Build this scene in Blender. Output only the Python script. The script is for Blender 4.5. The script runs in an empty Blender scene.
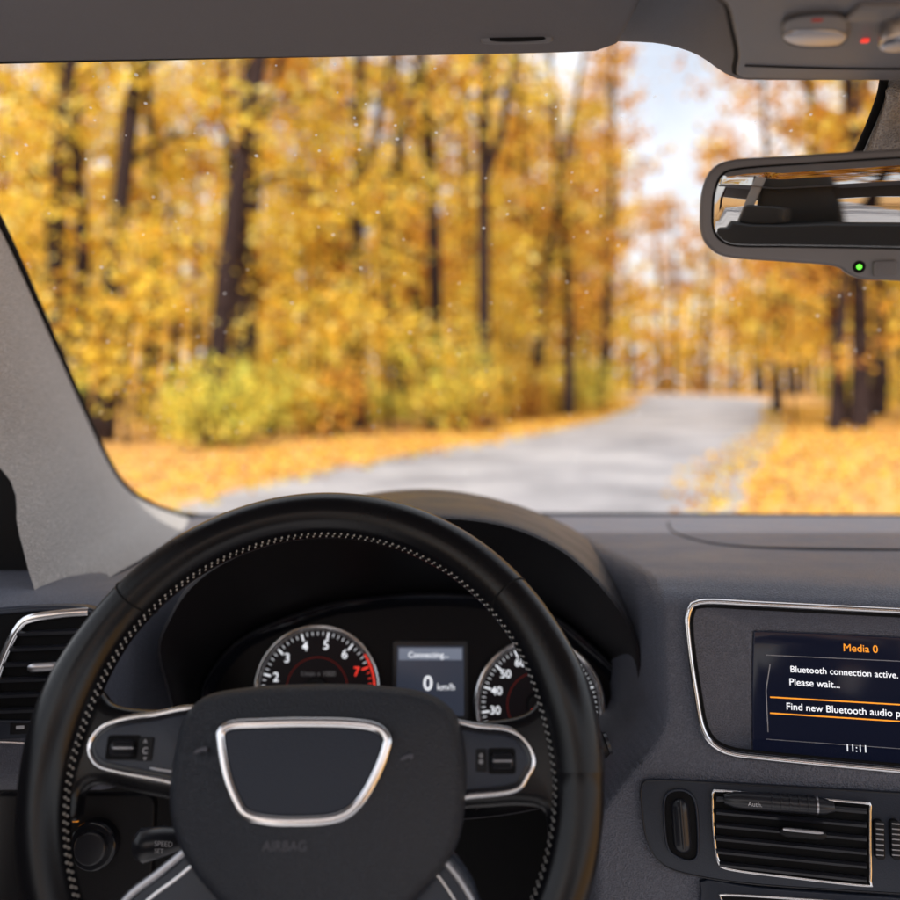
import bpy, math, random
import numpy as np
from mathutils import Vector, Matrix
random.seed(7); rng=np.random.default_rng(7)
V=Vector
EYE=V((0,0,1.3)); F=900.0; CX=450.0; HY=385.0
def at(px,py,Y):
    return V(((px-CX)/F*Y, Y, EYE.z-(py-HY)/F*Y))
scene=bpy.context.scene
# ------------------------------------------------------------ materials
def mat(name,col,rough=.5,metal=0,spec=.5,grain=None,gs=.3,gd=.0004,var=0,emit=None,es=0,coat=0,kind='voronoi',cvar=0):
    m=bpy.data.materials.new(name); m.use_nodes=True
    nt=m.node_tree; b=nt.nodes['Principled BSDF']
    b.inputs['Base Color'].default_value=(*col,1); b.inputs['Roughness'].default_value=rough
    b.inputs['Metallic'].default_value=metal; b.inputs['Specular IOR Level'].default_value=spec
    b.inputs['Coat Weight'].default_value=coat; b.inputs['Coat Roughness'].default_value=.12
    tc=nt.nodes.new('ShaderNodeTexCoord')
    if grain:
        if kind=='voronoi':
            t=nt.nodes.new('ShaderNodeTexVoronoi'); t.inputs['Scale'].default_value=grain; o=t.outputs['Distance']
        else:
            t=nt.nodes.new('ShaderNodeTexNoise'); t.inputs['Scale'].default_value=grain; t.inputs['Detail'].default_value=2; o=t.outputs['Fac']
        nt.links.new(tc.outputs['Object'],t.inputs['Vector'])
        bp=nt.nodes.new('ShaderNodeBump'); bp.inputs['Strength'].default_value=gs; bp.inputs['Distance'].default_value=gd
        nt.links.new(o,bp.inputs['Height']); nt.links.new(bp.outputs['Normal'],b.inputs['Normal'])
        if cvar:
            mc=nt.nodes.new('ShaderNodeMixRGB'); mc.inputs[1].default_value=(*[c*(1-cvar) for c in col],1); mc.inputs[2].default_value=(*[min(1,c*(1+cvar)) for c in col],1)
            nt.links.new(o,mc.inputs[0]); nt.links.new(mc.outputs[0],b.inputs['Base Color'])
    if var:
        n=nt.nodes.new('ShaderNodeTexNoise'); n.inputs['Scale'].default_value=14; n.inputs['Detail'].default_value=4
        nt.links.new(tc.outputs['Object'],n.inputs['Vector'])
        mr=nt.nodes.new('ShaderNodeMapRange'); mr.inputs['From Min'].default_value=.3; mr.inputs['From Max'].default_value=.7
        mr.inputs['To Min'].default_value=max(.02,rough-var); mr.inputs['To Max'].default_value=rough+var
        nt.links.new(n.outputs['Fac'],mr.inputs['Value']); nt.links.new(mr.outputs['Result'],b.inputs['Roughness'])
    if emit:
        b.inputs['Emission Color'].default_value=(*emit,1); b.inputs['Emission Strength'].default_value=es
    return m
M={}
M['dash']=mat('dash_soft_plastic',(.110,.117,.150),.42,spec=.4,grain=760,gs=1,gd=.0008,var=.08,cvar=.3)
M['hood']=mat('binnacle_leather',(.038,.036,.041),.38,spec=.4,grain=760,gs=.9,gd=.0007,var=.08,cvar=.3)
M['black']=mat('black_plastic',(.007,.007,.009),.5,spec=.25,grain=900,gs=.3,gd=.0003)
M['matt']=mat('matt_black',(.005,.005,.006),.8,spec=.2)
M['rim']=mat('rim_leather',(.005,.005,.0065),.25,spec=.33,grain=1100,gs=.3,gd=.0003,var=.07,kind='noise')
M['pad']=mat('airbag_pad',(.022,.025,.034),.42,spec=.4,grain=950,gs=1,gd=.0006,var=.05,cvar=.3)
M['badge']=mat('badge_plate',(.028,.034,.050),.5,spec=.35,grain=1000,gs=.8,gd=.0004)
M['chrome']=mat('satin_chrome',(.88,.88,.90),.13,1,var=.05)
M['alu']=mat('brushed_aluminium',(.5,.5,.53),.32,1)
M['gloss']=mat('gloss_black',(.008,.009,.014),.15,spec=.35,coat=.15)
M['face']=mat('cluster_face',(.008,.007,.009),.4,spec=.15)
M['panel']=mat('fascia_panel',(.018,.024,.040),.33,spec=.4,grain=900,gs=.3,gd=.0003)
M['slat']=mat('slat_plastic',(.016,.017,.023),.30)
M['liner']=mat('headliner_fabric',(.20,.195,.205),.95,grain=700,gs=.7,gd=.0008,kind='noise')
M['visor']=mat('visor_fabric',(.155,.152,.165),.95,grain=700,gs=.7,gd=.0008,kind='noise')
M['pillar']=mat('pillar_fabric',(.45,.425,.41),.95,grain=560,gs=1,gd=.0016,cvar=.28)
M['grey']=mat('mirror_housing',(.17,.167,.178),.40,grain=900,gs=.25,gd=.0003)
M['console']=mat('console_plastic',(.15,.15,.165),.45,grain=900,gs=.4,gd=.0004)
M['glassmir']=mat('mirror_glass',(.5,.5,.5),.01,1)
M['thread']=mat('thread',(.66,.64,.61),.7)
M['scr']=mat('screen_glass',(.003,.004,.008),.1,emit=(.008,.010,.026),es=.5)
M['white']=mat('lit_white',(.8,.8,.8),.5,emit=(.9,.93,1),es=.9)
M['dimw']=mat('print_white',(.55,.55,.58),.5)
M['dim']=mat('emboss',(.07,.07,.09),.4)
M['orange']=mat('lit_orange',(.8,.3,.02),.5,emit=(1,.33,.02),es=.9)
M['red']=mat('lit_red',(.8,.03,.02),.5,emit=(1,.05,.03),es=1.0)
M['redp']=mat('print_red',(.5,.03,.02),.5)
M['green']=mat('lit_green',(.1,.8,.1),.5,emit=(.15,1,.05),es=1.6)
M['dial']=mat('dial_face',(.016,.011,.016),.4,spec=.2)
M['disp']=mat('display_face',(.03,.035,.05),.25,emit=(.06,.075,.12),es=.35)
M['dispbar']=mat('display_bar',(.08,.09,.12),.3,emit=(.28,.32,.42),es=.5)
M['seat']=mat('seat_leather',(.03,.028,.028),.5,grain=500,gs=.4,gd=.0006)
# ------------------------------------------------------------ mesh helpers
def empty(name,loc=(0,0,0)):
    e=bpy.data.objects.new(name,None); scene.collection.objects.link(e); e.empty_display_size=.05; return e
def mesh_obj(name,verts,faces,m,parent=None,smooth=True,ang=38):
    me=bpy.data.meshes.new(name); me.from_pydata([tuple(v) for v in verts],[],faces); me.update()
    if smooth:
        me.polygons.foreach_set('use_smooth',[True]*len(me.polygons)); me.set_sharp_from_angle(angle=math.radians(ang))
    if m: me.materials.append(M[m] if isinstance(m,str) else m)
    ob=bpy.data.objects.new(name,me); scene.collection.objects.link(ob)
    if parent: ob.parent=parent
    return ob
def resample(pts,n,closed):
    P=[V(p) for p in pts]; k=len(P); dense=[]
    segs=k if closed else k-1
    for i in range(segs):
        if closed: a,b,c,d=P[(i-1)%k],P[i],P[(i+1)%k],P[(i+2)%k]
        else: a,b,c,d=P[max(i-1,0)],P[i],P[i+1],P[min(i+2,k-1)]
        for s in range(16):
            t=s/16
            dense.append(.5*((2*b)+(c-a)*t+(2*a-5*b+4*c-d)*t*t+(3*b-a-3*c+d)*t**3))
    dense.append(P[0].copy() if closed else P[-1].copy())
    L=[0]
    for i in range(1,len(dense)): L.append(L[-1]+(dense[i]-dense[i-1]).length)
    out=[]; j=0
    for i in range(n):
        s=L[-1]*i/(n if closed else n-1)
        while j<len(L)-2 and L[j+1]<s: j+=1
        f=(s-L[j])/max(1e-12,L[j+1]-L[j]); out.append(dense[j].lerp(dense[j+1],min(1,max(0,f))))
    return out
def loft(name,rings,m,parent=None,closed=True,cap0=False,cap1=False,ang=38):
    n=len(rings[0]); verts=[p for r in rings for p in r]; faces=[]
    for i in range(len(rings)-1):
        for j in range(n if closed else n-1):
            k=(j+1)%n; faces.append((i*n+j,i*n+k,(i+1)*n+k,(i+1)*n+j))
    if cap0: faces.append(tuple(reversed(range(n))))
    if cap1: faces.append(tuple(range((len(rings)-1)*n,len(rings)*n)))
    return mesh_obj(name,verts,faces,m,parent,ang=ang)
def tube(name,path,r,m,parent=None,closed=False,seg=12,up=None,squash=1):
    n=len(path); rings=[]
    up=up or V((0,0,1))
    for i,p in enumerate(path):
        a=path[(i-1)%n] if closed or i>0 else path[i]; b=path[(i+1)%n] if closed or i<n-1 else path[i]
        t=(V(b)-V(a)).normalized(); s=t.cross(up)
        if s.length<1e-4: s=t.cross(V((0,1,0)))
        s.normalize(); q=s.cross(t).normalized(); rr=r[i] if hasattr(r,'__len__') else r
        rings.append([V(p)+s*math.cos(2*math.pi*k/seg)*rr+q*math.sin(2*math.pi*k/seg)*rr*squash for k in range(seg)])
    if closed: rings.append(rings[0])
    return loft(name,rings,m,parent,cap0=not closed,cap1=not closed,ang=60)
class Frame:
    def __init__(s,o,u,v):
        s.o=V(o); s.u=V(u).normalized(); s.v=V(v).normalized(); s.w=s.u.cross(s.v).normalized(); s.v=s.w.cross(s.u)
    def pt(s,a,b,c=0): return s.o+s.u*a+s.v*b+s.w*c
    def P(s,px,py,c=0):
        d=V(((px-CX)/F,1,-(py-HY)/F)); q=s.o+s.w*c
        return EYE+d*((q-EYE).dot(s.w)/d.dot(s.w))
    def ab(s,px,py,c=0):
        p=s.P(px,py,c)-s.o; return V((p.dot(s.u),p.dot(s.v)))
    def out(s,pts,n=64,c=0,closed=True): return resample([s.ab(x,y,c) for x,y in pts],n,closed)
def offset(ab,d):
    n=len(ab); A=sum(ab[i].x*ab[(i+1)%n].y-ab[(i+1)%n].x*ab[i].y for i in range(n)); sg=1 if A>0 else -1
    o=[]
    for i in range(n):
        t=(ab[(i+1)%n]-ab[(i-1)%n]).normalized(); o.append(ab[i]+V((t.y,-t.x))*sg*d)
    return o
def ring(fr,ab,c): return [fr.pt(p.x,p.y,c) for p in ab]
def ccw(ab):
    n=len(ab); A=sum(ab[i].x*ab[(i+1)%n].y-ab[(i+1)%n].x*ab[i].y for i in range(n)); return ab if A>0 else list(reversed(ab))
def plate(name,fr,ab,c0,c1,bev,m,parent=None,dome=0):
    ab=ccw(ab); R=[ring(fr,ab,c0)]
    for k in range(5):
        t=k/4*math.pi/2; R.append(ring(fr,offset(ab,-bev*(1-math.cos(t))),c1-bev+bev*math.sin(t)))
    if dome:
        base=offset(ab,-bev); cen=sum(base,V((0,0)))/len(base)
        for k in range(1,12):
            s=1-k/12; R.append(ring(fr,[cen+(p-cen)*s for p in base],c1+dome*(1-s**2.6)))
    return loft(name,R,m,parent,cap0=True,cap1=True)
def rrect(a0,a1,b0,b1,r,k=5):
    o=[]
    for cx,cy,st in ((a1-r,b1-r,0),(a0+r,b1-r,90),(a0+r,b0+r,180),(a1-r,b0+r,270)):
        for i in range(k+1):
            t=math.radians(st+90*i/k); o.append(V((cx+r*math.cos(t),cy+r*math.sin(t))))
    return o
def prect(fr,x0,x1,y0,y1,r=.001,c=0):
    p=fr.ab(x0,y0,c); q=fr.ab(x1,y1,c); r=min(r,abs(q.x-p.x)/2.05,abs(q.y-p.y)/2.05)
    return rrect(min(p.x,q.x),max(p.x,q.x),min(p.y,q.y),max(p.y,q.y),r)
def pboard(name,fr,x0,x1,y0,y1,c0,c1,m,parent,r=.001,bev=.0005):
    return plate(name,fr,prect(fr,x0,x1,y0,y1,r,c1),c0,c1,bev,m,parent)
def trim(name,fr,ab,r,c,m,parent,closed=True,squash=1):
    return tube(name,ring(fr,ab,c),r,m,parent,closed,8,up=fr.w,squash=squash)
def text(name,fr,body,px,py,m,parent,c=.001,width=None,height=None,center=False,rot=0,bold=0):
    cu=bpy.data.curves.new(name,'FONT'); cu.body=body; cu.size=1
    if center: cu.align_x='CENTER'; cu.align_y='CENTER'
    ob=bpy.data.objects.new(name,cu); scene.collection.objects.link(ob); cu.materials.append(M[m])
    bpy.context.view_layer.update()
    if width: s=(fr.P(px+width,py,c)-fr.P(px,py,c)).length/max(ob.dimensions.x,1e-3)
    else: s=height/F*(fr.P(px,py,c).y)/.72
    cu.size=s; cu.offset=bold*s
    R=Matrix((fr.u,fr.v,fr.w)).transposed().to_4x4()
    ob.matrix_world=Matrix.Translation(fr.P(px,py,c))@R@Matrix.Rotation(rot,4,'Z')
    if parent: ob.parent=parent
    return ob
def disc(name,fr,cen,r,c0,c1,m,parent,bev=.0006,n=48):
    return plate(name,fr,[V((cen.x+r*math.cos(2*math.pi*i/n),cen.y+r*math.sin(2*math.pi*i/n))) for i in range(n)],c0,c1,bev,m,parent)
def inside(p,poly):
    r=False; n=len(poly)
    for i in range(n):
        a,b=poly[i],poly[(i+1)%n]
        if (a.y>p.y)!=(b.y>p.y) and p.x<(b.x-a.x)*(p.y-a.y)/(b.y-a.y)+a.x: r=not r
    return r
# ------------------------------------------------------------ console frame
a11=math.radians(11); t10=math.radians(10)
hdir=V((math.sin(a11),math.cos(a11),0))
CF=Frame(at(690,690,.74),(math.cos(a11),-math.sin(a11),0),V((0,0,math.cos(t10)))+hdir*math.sin(t10))
bez_px=[(688,640),(688,614),(700,602),(760,604),(900,611),(985,616),(1022,620),(1036,634),(1036,690),(1032,760),(1018,778),(980,776),(900,770),(770,758),(725,751),(704,732),(695,690)]
bez=ccw(CF.out(bez_px,120))
def planeY(x,z): 
    return CF.o.y+(-(CF.w.x*(x-CF.o.x))-CF.w.z*(z-CF.o.z))/CF.w.y
# ------------------------------------------------------------ dashboard
dash=empty('dashboard')
E=EYE.z
A=[(1.5,-.217),(1.3,-.207),(1.1,-.2),(.95,-.193),(.86,-.187),(.80,-.187),(.772,-.2),(.762,-.23),(.76,-.29),(.765,-.335),(.79,-.355),(.86,-.37),(.95,-.40),(.95,-.7)]
B=[(1.5,-.217),(1.4,-.213),(1.3,-.212),(1.2,-.212),(1.12,-.215),(1.06,-.225),(1.03,-.25),(1.02,-.28),(1.0,-.31),(1.0,-.34),(1.0,-.37),(1.0,-.4),(1.0,-.5),(1.0,-.7)]
x0=CF.o.x
Cc=[(1.5,-.217),(1.3,-.204),(1.1,-.19),(.95,-.178),(.86,-.171),(.80,-.168),(.772,-.172)]
for z in (-.184,-.22,-.27,-.33,-.40,-.5,-.7): Cc.append((planeY(x0,E+z)+.002,z))
NR=230
def prof_idx(pr,n=NR):
    P=[V(p) for p in pr]; k=len(P); o=[]
    for i in range(n):
        s=(k-1)*i/(n-1); j=min(int(s),k-2); t=s-j
        a,b,c,d=P[max(j-1,0)],P[j],P[j+1],P[min(j+2,k-1)]
        o.append(.5*((2*b)+(c-a)*t+(2*a-5*b+4*c-d)*t*t+(3*b-a-3*c+d)*t**3))
    return o
pa,pb,pc=prof_idx(A),prof_idx(B),prof_idx(Cc)
def ss(x,a,b):
    t=min(1,max(0,(x-a)/(b-a))); return t*t*(3-2*t)
xs=[-.56+.0042*i for i in range(370)]
dv=[]; 
for x in xs:
    for j in range(NR):
        zc=pc[j].y; xb=.1665-.060*ss(-zc,.265,.37)
        wc=ss(x,xb-.010,xb+.012); wa=1-ss(x,-.302,-.262)
        wb=max(0,1-wc-wa)
        y=pa[j].x*wa+pb[j].x*wb; z=pa[j].y*wa+pb[j].y*wb
        k=min(1,max(0,(1.1-pc[j].x)/.3)); sh=-math.tan(a11)*(min(x,.40)-x0)*k
        if x>.4: sh+=math.tan(a11)*(x-.4)*k*.8
        y+=(pc[j].x+sh)*wc; z+=pc[j].y*wc
        dv.append(V((x,y,E+z)))
df=[]
hole=offset(bez,-.001)
for i in range(len(xs)-1):
    for j in range(NR-1):
        f=(i*NR+j,(i+1)*NR+j,(i+1)*NR+j+1,i*NR+j+1)
        c=(dv[f[0]]+dv[f[2]])/2-CF.o
        if c.x>-.05 and abs(c.dot(CF.w))<.02 and inside(V((c.dot(CF.u),c.dot(CF.v))),hole): continue
        df.append(f)
mesh_obj('dash_body',dv,df,'dash',dash,ang=70)
def dash_z(x,Y):
    best=min((abs(pc[j].x-Y),pc[j].y) for j in range(NR//2)); return E+best[1]
seam=[V((x,Y,dash_z(x,Y)+.0003)) for x,Y in ((.33,1.36),(.30,1.2),(.315,1.05),(.4,1.0),(.6,.985),(.9,.98))]
tube('airbag_seam',resample(seam,60,False),.0013,'matt',dash,seg=6)
mesh_obj('knee_panel',[(-.6,.95,E-.36),(.14,.95,E-.36),(.14,.9,E-.9),(-.6,.9,E-.9)],[(0,1,2,3)],'matt',dash)
# ------------------------------------------------------------ infotainment screen
info=empty('infotainment_screen')
rings=[ring(CF,offset(bez,.001),.0005),ring(CF,offset(bez,-.0035),.001)]
inner=ccw(CF.out([(752,640),(754,632),(760,630),(860,634),(960,640),(972,643),(976,650),(976,700),(974,775),(970,782),(955,782),(860,772),(770,760),(757,758),(752,752),(751,700)],120,-.02))
def align(a,b):
    k=min(range(len(b)),key=lambda i:(b[i]-a[0]).length); return b[k:]+b[:k]
inner=align(bez,inner)
rings.append(ring(CF,[p.lerp(q,.08) for p,q in zip(offset(bez,-.0035),inner)],-.004))
rings.append(ring(CF,[p.lerp(q,.75) for p,q in zip(offset(bez,-.0035),inner)],-.017))
rings.append(ring(CF,inner,-.02)); rings.append(ring(CF,inner,-.0225))
loft('recess_surround',rings,'dash',info,cap1=True)
trim('chrome_bezel',CF,bez,.0024,.0022,'chrome',info)
trim('bezel_shadow_gap',CF,offset(bez,-.0040),.0012,.001,'matt',info)
sc=-.0195
plate('display_glass',CF,offset(inner,-.0012),-.022,sc,.0006,'scr',info)
def lineb(name,x0,y0,x1,y1,w,m):
    p=CF.ab(x0,y0,sc); q=CF.ab(x1,y1,sc); t=(q-p).normalized(); n=V((-t.y,t.x))*w
    mesh_obj(name,[CF.pt(v.x,v.y,sc+.0006) for v in (p-n,q-n,q+n,p+n)],[(0,1,2,3)],m,info,smooth=False)
text('media_title',CF,'Media 0',843,651,'orange',info,sc+.0007,width=34)
text('message_line',CF,'Bluetooth connection active.',790,672,'white',info,sc+.0007,width=107,bold=.003)
text('message_line_b',CF,'Please wait...',789,685,'white',info,sc+.0007,width=50,bold=.003)
text('menu_line',CF,'Find new Bluetooth audio player',786,709.5,'white',info,sc+.0007,width=134,bold=.003)
text('clock',CF,'11:11',845,751,'white',info,sc+.0007,width=19)
lineb('menu_rule_top',770,697,958,708,.0005,'orange')
lineb('menu_rule_low',770,713,958,725,.0005,'orange')
lineb('top_rule',766,655,962,664,.0002,'dimw')
lineb('low_rule',766,739,962,753,.0002,'dimw')
lineb('side_rule',770,664,766,690,.0003,'dimw'); lineb('side_rule_b',766,690,768,732,.0003,'dimw')
# ------------------------------------------------------------ fascia with centre vents
fas=empty('centre_air_vent')
fp=ccw(CF.out([(641,805),(641,786),(655,779),(760,784),(900,792),(1000,798),(1075,804),(1090,812),(1090,860),(1080,896),(1040,902),(900,893),(760,884),(690,874),(660,862),(646,838)],140))
plate('fascia',CF,fp,-.002,.003,.0015,'panel',fas)
trim('fascia_edge',CF,offset(fp,-.0005),.0007,.0028,'slat',fas)
lp=ccw(CF.out([(700,890),(705,878),(760,886),(900,896),(1040,906),(1075,910),(1075,1010),(1060,1020),(900,1010),(720,1000),(702,980),(699,930)],100))
plate('lower_fascia',CF,lp,-.002,.0035,.0015,'panel',fas)
pl=ccw(CF.out([(722,900),(724,893),(800,897),(900,904),(1000,912),(1045,916),(1045,1000),(900,990),(730,980),(722,960)],80)); 
trim('lower_trim',CF,pl,.0012,.004,'chrome',fas)
plate('lower_slot',CF,pl,.003,.004,.0003,'matt',fas)
def vent(x0,x1,yt0,yt1,yb0,yb1,tag):
    o=ccw(CF.out([(x0,yt0+8),(x0+1,yt0+1),(x0+9,yt0),((x0+x1)/2,(yt0+yt1)/2),(x1-7,yt1),(x1,yt1+1),(x1,yt1+9),(x1,(yt1+yb1)/2),(x1,yb1-4),(x1-5,yb1),((x0+x1)/2,(yb0+yb1)/2),(x0+18,yb0),(x0+6,yb0-8),(x0+1,(yt0+yb0)/2)],90,.004))
    plate('vent_dark_backing'+tag,CF,o,.002,.0042,.0003,'matt',fas)  # black plate on the solid panel; its colour gives the shaded depth
    trim('vent_chrome'+tag,CF,o,.0013,.0066,'chrome',fas)
    n=6
    for i in range(n):
        f=(i+.6)/n
        ya=yt0+(yb0-yt0)*f; yb=yt1+(yb1-yt1)*f
        p=CF.ab(x0+4+ (3 if i==n-1 else 0),ya,.006); q=CF.ab(x1-3,yb,.006)
        t=(q-p).normalized(); nn=V((-t.y,t.x))
        h=.0028
        vs=[]
        for s in (p,q):
            for (dn,c) in ((-h*.55,.0048),(-h*.75,.0085),(h*.0,.0098),(h*.55,.0075),(h*.55,.0048)): 
                r=s+nn*dn; vs.append(CF.pt(r.x,r.y,c))
        fs=[(k,(k+1)%5,5+(k+1)%5,5+k) for k in range(5)]+[(4,3,2,1,0),(5,6,7,8,9)]
        mesh_obj('slat'+tag+str(i),vs,fs,'slat',fas,smooth=False)
vent(712,869,790,802,868,884,'_a')
vent(912,1062,806,816,889,898,'_b')
def capsule(name,fr,pA,pB,r,c,m,parent,squash=1):
    p=fr.pt(*fr.ab(*pA,c),c); q=fr.pt(*fr.ab(*pB,c),c); path=[];rr=[]
    for i in range(13):
        t=i/12; path.append(p.lerp(q,t)); e=min(t,1-t)*12; rr.append(r*(.55 if e<.5 else (.9 if e<1.5 else 1)))
    return tube(name,path,rr,m,parent,seg=14,up=fr.w,squash=squash)
capsule('vent_roller',CF,(724,799),(834,807),.0066,.009,'slat',fas)
for k in range(6):
    capsule('roller_band_%d'%k,CF,(770+k*9,802+k*.6),(773+k*9,802.3+k*.6),.0070,.009,'alu' if k==5 else 'slat',fas)
text('roller_print',CF,'Auth.',748,806,'dimw',fas,.0162,width=14)
capsule('vent_tab',CF,(780,831),(826,835),.0042,.012,'black',fas)
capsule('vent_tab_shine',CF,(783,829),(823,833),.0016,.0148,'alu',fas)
for (x0_,x1_,t) in ((874,886,'a'),(890,902,'b')):
    pboard('thumbwheel_'+t,CF,x0_,x1_,820,861,.003,.0085,'black',fas,.003,.0015)
    for k in range(7): pboard('thumb_rib_%s%d'%(t,k),CF,x0_+2,x1_-2,823+k*5.2,825+k*5.2,.008,.0093,'alu',fas,.0003,.0002)
so=CF.out([(664,820),(665,797),(675,790),(688,792),(696,806),(698,850),(692,860),(680,858),(668,848)],50,.004)
plate('side_outlet',CF,so,.002,.0045,.0006,'matt',fas); trim('side_outlet_ring',CF,so,.001,.005,'panel',fas)
capsule('side_outlet_wheel',CF,(679,798),(683,852),.0075,.002,'slat',fas)
capsule('side_outlet_rib',CF,(680,800),(684,850),.0012,.0098,'slat',fas)
# ------------------------------------------------------------ binnacle hood + cluster
clus=empty('instrument_cluster')
tc=math.radians(14)
KF=Frame(at(425,690,.92),(1,0,0),(0,math.sin(tc),math.cos(tc)))
back=[(196,660),(200,610),(225,560),(275,520),(350,497),(430,489),(500,500),(560,522),(603,552),(630,590),(641,630),(640,680),(600,760),(425,790),(240,760)]
lip=[(160,668),(168,615),(205,570),(280,534),(350,520),(425,514),(500,521),(560,545),(605,585),(635,630),(646,672),(645,715),(600,790),(425,820),(220,780)]
bzl=[(203,702),(216,665),(250,633),(320,606),(375,597),(430,593),(490,597),(545,610),(592,645),(625,680),(640,715),(635,748),(600,778),(425,800),(230,775)]
N=140
def r3(pts,Y): return resample([at(x,y,Y) for x,y in pts],N,True)
Rb=r3(back,1.12); Rm=r3([((a[0]+b[0])/2,(a[1]*.62+b[1]*.38)) for a,b in zip(back,lip)],.96)
Rl=r3(lip,.815); Rk=resample([KF.P(x,y,0) for x,y in bzl],N,True)
cl=sum(Rl,V())/N
def sc_(R,s,dy): return [V((cl.x+(p.x-cl.x)*s,p.y+dy,cl.z+(p.z-cl.z)*s)) for p in R]
Rl0=sc_(Rl,1.0,.01); Rl1=sc_(Rl,.992,-.003); Rl2=sc_(Rl,.978,-.005); Rl3=sc_(Rl,.965,.002)
loft('hood_shell',[Rb,Rm,Rl0,Rl1,Rl2],'hood',clus,ang=60)
mid=[a.lerp(b,.5) for a,b in zip(Rl3,Rk)]
loft('hood_inner',[Rl2,Rl3,mid,Rk],'black',clus,ang=60)
bz=ccw(KF.out(bzl,N)); 
plate('cluster_face',KF,offset(bz,.002),-.01,-.001,.0005,'face',clus)
loft('cluster_bezel',[ring(KF,bz,.012),ring(KF,offset(bz,-.003),.013),ring(KF,offset(bz,-.012),.003),ring(KF,offset(bz,-.013),-.001)],'gloss',clus)
trim('bezel_line',KF,offset(bz,-.0028),.0006,.0134,'slat',clus)
def dial(tag,px,py,rpx,labels,a0,a1,redfrom,nt,fs):
    c=KF.ab(px,py,0); r=rpx/F*.92
    disc('dial_face_'+tag,KF,c,r,-.001,.001,'dial',clus)
    circ=lambda rr,n=72,s=0,e=360:[V((c.x+rr*math.cos(math.radians(s+(e-s)*i/n)),c.y+rr*math.sin(math.radians(s+(e-s)*i/n)))) for i in range(n)]
    trim('dial_ring_'+tag,KF,circ(r),.0028,.0035,'chrome',clus)
    trim('dial_halo_'+tag,KF,circ(r*.955),.0009,.0018,'dimw',clus)
    trim('dial_glow_'+tag,KF,circ(r*.955,20,-20,38 if tag=='tacho' else -19),.0014,.0022,'red',clus,closed=False)
    trim('dial_inner_'+tag,KF,circ(r*.5),.0005,.0012,'redp',clus)
    vs=[];fs_=[];vr=[];fr_=[]
    for i in range(nt+1):
        t=math.radians(a0+(a1-a0)*i/nt); big=(i%5==0); l=r*(.12 if big else .06); wd=.0008 if big else .0003
        d=V((math.cos(t),math.sin(t))); n=V((-d.y,d.x))*wd; o=c+d*r*.91; q=c+d*(r*.91-l)
        tgt=(vr,fr_) if i/nt>=redfrom else (vs,fs_)
        k=len(tgt[0]); tgt[0].extend([KF.pt(z.x,z.y,.0016) for z in (o-n,o+n,q+n,q-n)]); tgt[1].append((k,k+1,k+2,k+3))
    if vs: mesh_obj('ticks_'+tag,vs,fs_,'white',clus,smooth=False)
    if vr: mesh_obj('red_ticks_'+tag,vr,fr_,'red',clus,smooth=False)
    m=len(labels)
    for i,l in enumerate(labels):
        t=math.radians(a0+(a1-a0)*i/(m-1)); p=c+V((math.cos(t),math.sin(t)))*r*.70
        cu_m='red' if (i/(m-1)>=redfrom) else 'white'
        w3=KF.pt(p.x,p.y,.0018); ppx=CX+w3.x/w3.y*F; ppy=HY-(w3.z-E)/w3.y*F
        text('digit_%s%s'%(tag,l),KF,l,ppx,ppy,cu_m,clus,.0018,height=fs,center=True,bold=.006)
    disc('dial_hub_'+tag,KF,c,r*.2,.001,.008,'black',clus,.002)
    return c,r
c1,r1=dial('tacho',317,689,61,['0','1','2','3','4','5','6','7','8'],222,-6,.86,40,9)
c2,r2=dial('speed',539,705,63,['0','20','30','40','50','60','70','80','90','100','120','140','160'],235,-55,2,60,8)
def needle(tag,c,r,ang):
    t=math.radians(ang); d=V((math.cos(t),math.sin(t))); n=V((-d.y,d.x))
    q=[c+d*r*.18+n*.0016,c+d*r*.18-n*.0016,c+d*r*.86-n*.0005,c+d*r*.86+n*.0005]
    mesh_obj('needle_'+tag,[KF.pt(z.x,z.y,.006) for z in q],[(0,1,2,3)],'red',clus,smooth=False)
needle('tacho',c1,r1,222); needle('speed',c2,r2,238)
text('unit_print',KF,'1/min x 1000',300,676,'dimw',clus,.0018,width=34)
pboard('speed_inset',KF,532,542,709,724,.008,.0090,'red',clus,.0004,.0002)
pboard('display_frame',KF,393,468,641,720,-.001,.0015,'slat',clus,.003)
pboard('centre_display',KF,397,464,646,716,.001,.0025,'disp',clus,.001)
pboard('display_header',KF,399,462,648,660,.0024,.0030,'dispbar',clus,.0004,.0001)
text('display_title',KF,'Connecting...',408,657.5,'white',clus,.0034,width=40,bold=.004)
text('display_speed',KF,'0',423,690,'white',clus,.0034,height=14,bold=.01)
text('display_unit',KF,'km/h',437,690,'white',clus,.0034,width=17)
c3=KF.ab(612,742,0)
disc('fuel_face',KF,c3,.028,-.001,.0006,'dial',clus)
for i in range(7):
    t=math.radians(95-i*24); d=V((math.cos(t),math.sin(t))); n=V((-d.y,d.x))*.0006; o=c3+d*.026; q=c3+d*.021
    mesh_obj('fuel_tick_%d'%i,[KF.pt(z.x,z.y,.0012) for z in (o-n,o+n,q+n,q-n)],[(0,1,2,3)],'white' if i<5 else 'red',clus,smooth=False)
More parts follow.
